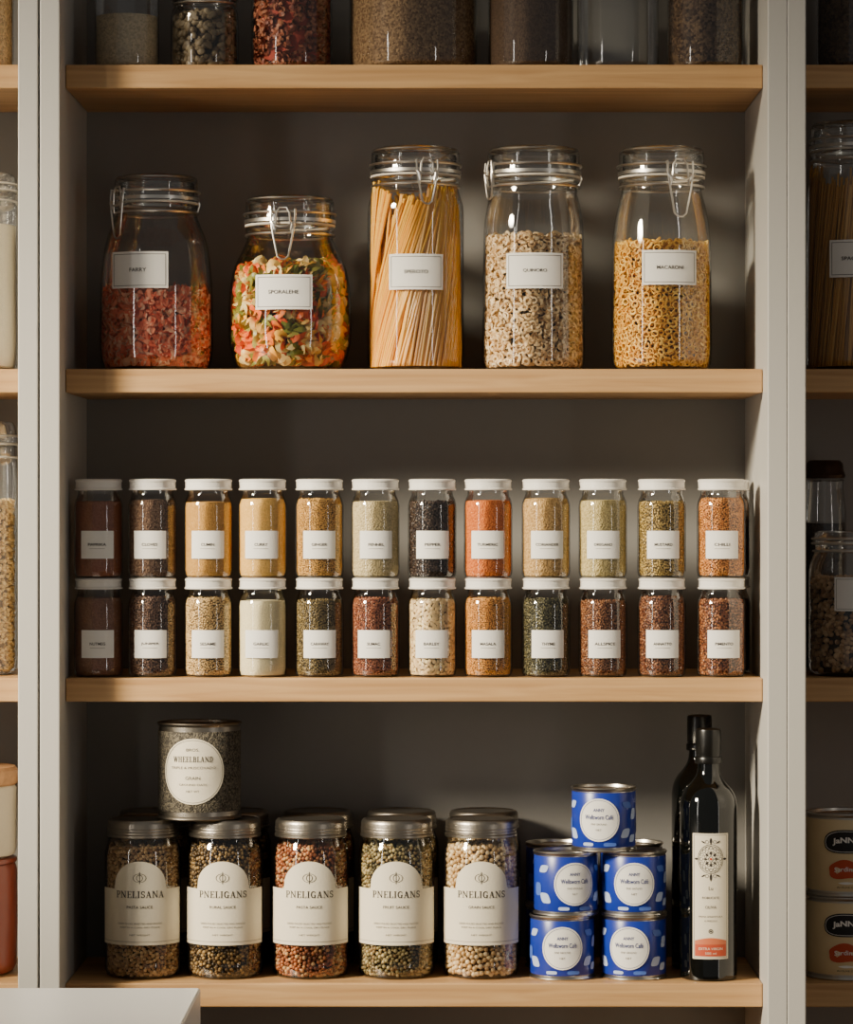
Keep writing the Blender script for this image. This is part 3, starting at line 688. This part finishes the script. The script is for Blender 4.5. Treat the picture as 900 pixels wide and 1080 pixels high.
simple_jar('storage_jar',308,d,SHELF[0],.0435,.19,C_red,'glass jar of pink-orange dried fruit',TG,fill=.5,pieces=(t_flake(),700,I_redb))
simple_jar('storage_jar',436,.085,SHELF[0],.0690,.20,G_beige,'very wide glass jar of beige meal',TG,fill=.45)
simple_jar('storage_jar',560,d,SHELF[0],.0460,.18,G_brown,'glass jar of brown meal',TG,fill=.6,lid='metal')
simple_jar('storage_jar',652,d,SHELF[0],.0440,.19,G_dark,'empty clear glass jar',TG,fill=0)
simple_jar('storage_jar',744,d,SHELF[0],.0410,.17,G_spk,'glass jar of speckled brown seeds',TG,fill=.6,lid='metal')
LG='jars in the adjoining unit'
simple_jar('storage_jar',-32,.07,SHELF[0],.047,.17,G_tan,'glass jar of tan grain on the top shelf',LG,fill=.6,tap=.97)
simple_jar('storage_jar',-43,.085,SHELF[1],.0625,.213,G_rice,'wide glass jar of white flour with paper label',LG,fill=.74,labtext='FLOUR',labz=(.088,.126),laboff=.022,tap=1.0)
simple_jar('storage_jar',-43,.085,SHELF[2],.0625,.272,C_gold,'tall wide glass jar of golden coarse grain',LG,fill=.68,tap=1.0,pieces=(t_bean(.0026,1,.8,.75,1),6500,I_gold))
e=root('storage_pot',(bx(-42,.08),.08,SHELF[3]),'glossy red-brown ceramic pot under a pale container','pot')
M_or=plain('red_brown_glaze',(124,54,34),.35,0,0,60,.08,.3)
M_stone=plain('muted_stone_glaze',(196,184,162),.6,0,.1,300,.05)
MB().lathe([(0,0),(.050,0),(.057,.003),(.0605,.010),(.0615,.060),(.0610,.112),(.0590,.119),(.056,.121),(0,.121)],M_or,56).build('pot_body',e)
MB().lathe([(.0570,.1195),(.0605,.1202),(.0612,.1225),(.0605,.1248),(.0560,.1255),(0,.1255)],M_or,56).build('lid',e)
e=root('storage_container',(bx(-42,.08),.08,SHELF[3]+.1255),'pale container with wooden lid standing on red pot','container')
MB().lathe([(0,0),(.052,0),(.0585,.003),(.0605,.010),(.0605,.074),(.058,.078),(0,.078)],M_stone,56).build('container_body',e)
MB().lathe([(.050,.078),(.0600,.078),(.0618,.080),(.0618,.094),(.059,.0975),(0,.0975)],M_cork,56).build('lid',e)
I_spd=islands('golden_long_pasta',[(216,164,80),(198,142,60),(228,182,100)],.5); C_sd=plain('golden_pasta_gap_shade',(110,74,34),.8)  # C_sd: darker core painted as shade between strands
RG='jars in the dim adjoining unit'
clip_jar('storage_jar',903,.085,SHELF[1],[(47,0),(52,5),(54.5,16),(54.5,60),(54.5,140),(53,190),(50,205),(47,218)],46,232,268,0.1,
  'tall glass clip-top jar of golden spaghetti',long_pasta(.215,I_spd,C_sd,.053,360,.35,.0011),('SPAGHETTI',-6,60,99,139),1.1,RG)
simple_jar('storage_jar',870,.168,SHELF[2],.024,.232,G_dark,'narrow dark jar with dark lid behind another jar',RG,fill=.7,lid='dark')
simple_jar('storage_jar',904,.062,SHELF[2],.052,.155,C_dk,'glass clip jar of beige-brown pulses with white label',RG,fill=.66,labtext='PULSES',labz=(.070,.106),laboff=.0,pieces=(t_bean(.0030),1900,I_pea))
simple_jar('storage_jar',906,.08,SHELF[0],.045,.17,G_spk,'glass jar of dark speckled seeds',RG,fill=.6)

# ------------------------------------------------------------ cabinets
ZB,ZT=-1.37,1.55
def box_ob(name,parent,x0,x1,y0,y1,z0,z1,mat,bev=.0012):
    c=((x0+x1)/2,(y0+y1)/2,(z0+z1)/2)
    return MB().box(x0-c[0],x1-c[0],y0-c[1],y1-c[1],z0-c[2],z1-c[2],mat).build(name,parent,c,0,35,False,bev)
def cabinet(xa,xb,th,label):
    e=root('shelving_unit',((xa+xb)/2,0,ZB),label,'shelving unit','pantry shelving units')
    ox,oz=(xa+xb)/2,ZB
    B=lambda n,a,b,c,d_,f,g,m,bev=.0012: box_ob(n,e,a-ox,b-ox,c,d_,f-oz,g-oz,m,bev)
    B('side_panel',xa-th,xa,-.05,.222,ZB,ZT,M_paint); B('side_panel',xb,xb+th,-.05,.222,ZB,ZT,M_paint)
    B('back_panel',xa,xb,.2102,.222,ZB+.10,ZT,M_back,0)
    B('top_panel',xa,xb,-.045,.21,ZT-.02,ZT,M_paint)
    B('plinth',xa,xb,-.02,.0,ZB,ZB+.10,M_paint)
    for z in [1.118,.795]+SHELF+[-.82,-1.145]: B('shelf',xa+.0003,xb-.0003,0,.21,z-.0252,z-.0001,M_wood,.0015)
cabinet(-.4012,.3351,.0207,'light grey open pantry unit with oak shelves full of jars')
cabinet(-1.170,-.4446,.0207,'light grey open pantry unit beside a matching unit, flour inside')
cabinet(.3750,1.090,.0192,'light grey open pantry unit in shade, spaghetti jar inside')

# kitchen island corner
e=root('kitchen_island',(-.82,-.70,ZB),'kitchen island with pale worktop near the shelving','kitchen island')
def rbox(name,parent,x0,x1,y0,y1,z0,z1,rad,mat):
    pts=[]
    for cx,cy,a0 in ((x1-rad,y1-rad,0),(x0+rad,y1-rad,90),(x0+rad,y0+rad,180),(x1-rad,y0+rad,270)):
        for k in range(7):
            a=math.radians(a0+15*k); pts.append((cx+rad*math.cos(a),cy+rad*math.sin(a)))
    n=len(pts); V=[(x,y,z0) for x,y in pts]+[(x,y,z1) for x,y in pts]
    F=[tuple(range(n))[::-1],tuple(range(n,2*n))]+[(i,(i+1)%n,n+(i+1)%n,n+i) for i in range(n)]
    return MB().add(V,F,mat).build(name,parent,(0,0,0),0,35,True,.002)
rbox('worktop',e,-.60,.5804,-.47,.45,.864,.904,.006,M_wht)
box_ob('island_body',e,-.56,.54,-.43,.41,0,.864,M_paint)

# ------------------------------------------------------------ room
def struct(name,x0,x1,y0,y1,z0,z1,mat):
    o=box_ob(name,None,x0,x1,y0,y1,z0,z1,mat,0); o['kind']='structure'; return o
M_wall=plain('plaster_wall',(160,152,142),.8,0,.1,60,.03)
M_floor=wood('oak_floor',(120,86,56),(150,112,76),'y',.5)
struct('wall_back',-3,3,.23,.33,ZB-.05,1.9,M_wall)
struct('floor',-3,3,-4.5,.33,ZB-.1,ZB,M_floor)

# ------------------------------------------------------------ light
def area(name,loc,target,sx,sy,power,color,spread=180):
    l=bpy.data.lights.new(name,'AREA'); l.shape='RECTANGLE'; l.size=sx; l.size_y=sy; l.energy=power; l.color=color; l.spread=math.radians(spread)
    o=bpy.data.objects.new(name,l); COL.objects.link(o); o.location=loc
    o.rotation_euler=(Vector(target)-Vector(loc)).to_track_quat('-Z','Y').to_euler(); return o
sp=bpy.data.lights.new('key_light','SPOT'); sp.energy=1220; sp.color=(1,.885,.68); sp.shadow_soft_size=.36; sp.spot_size=math.radians(27); sp.spot_blend=.65
o=bpy.data.objects.new('key_light',sp); COL.objects.link(o); o.location=(-2.52,-1.72,1.08)
o.rotation_euler=(Vector((.03,0,-.24))-Vector(o.location)).to_track_quat('-Z','Y').to_euler()
area('streak_light',(-2.3,-2.2,-.15),(0,0,-.1),.14,2.2,11,(1,.94,.86))  # added unseen strip lamp that puts tall streaks on the glass
area('side_light',(2.3,-2.6,-.15),(0,0,-.1),.12,2.0,5,(1,.94,.86))  # added dim lamp on the right, for rim streaks on the glass
w=bpy.data.worlds.new('world'); scene.world=w; w.use_nodes=True
w.node_tree.nodes['Background'].inputs[0].default_value=(1,.965,.92,1); w.node_tree.nodes['Background'].inputs[1].default_value=.14

# ------------------------------------------------------------ camera
cam=bpy.data.cameras.new('camera'); cam.sensor_fit='VERTICAL'; cam.sensor_height=36; cam.sensor_width=30; cam.lens=36*D/1.08
cam.shift_x=-20/1080
co=bpy.data.objects.new('camera',cam); COL.objects.link(co); co.location=(0,-D,0); co.rotation_euler=(math.pi/2,0,0)
scene.camera=co
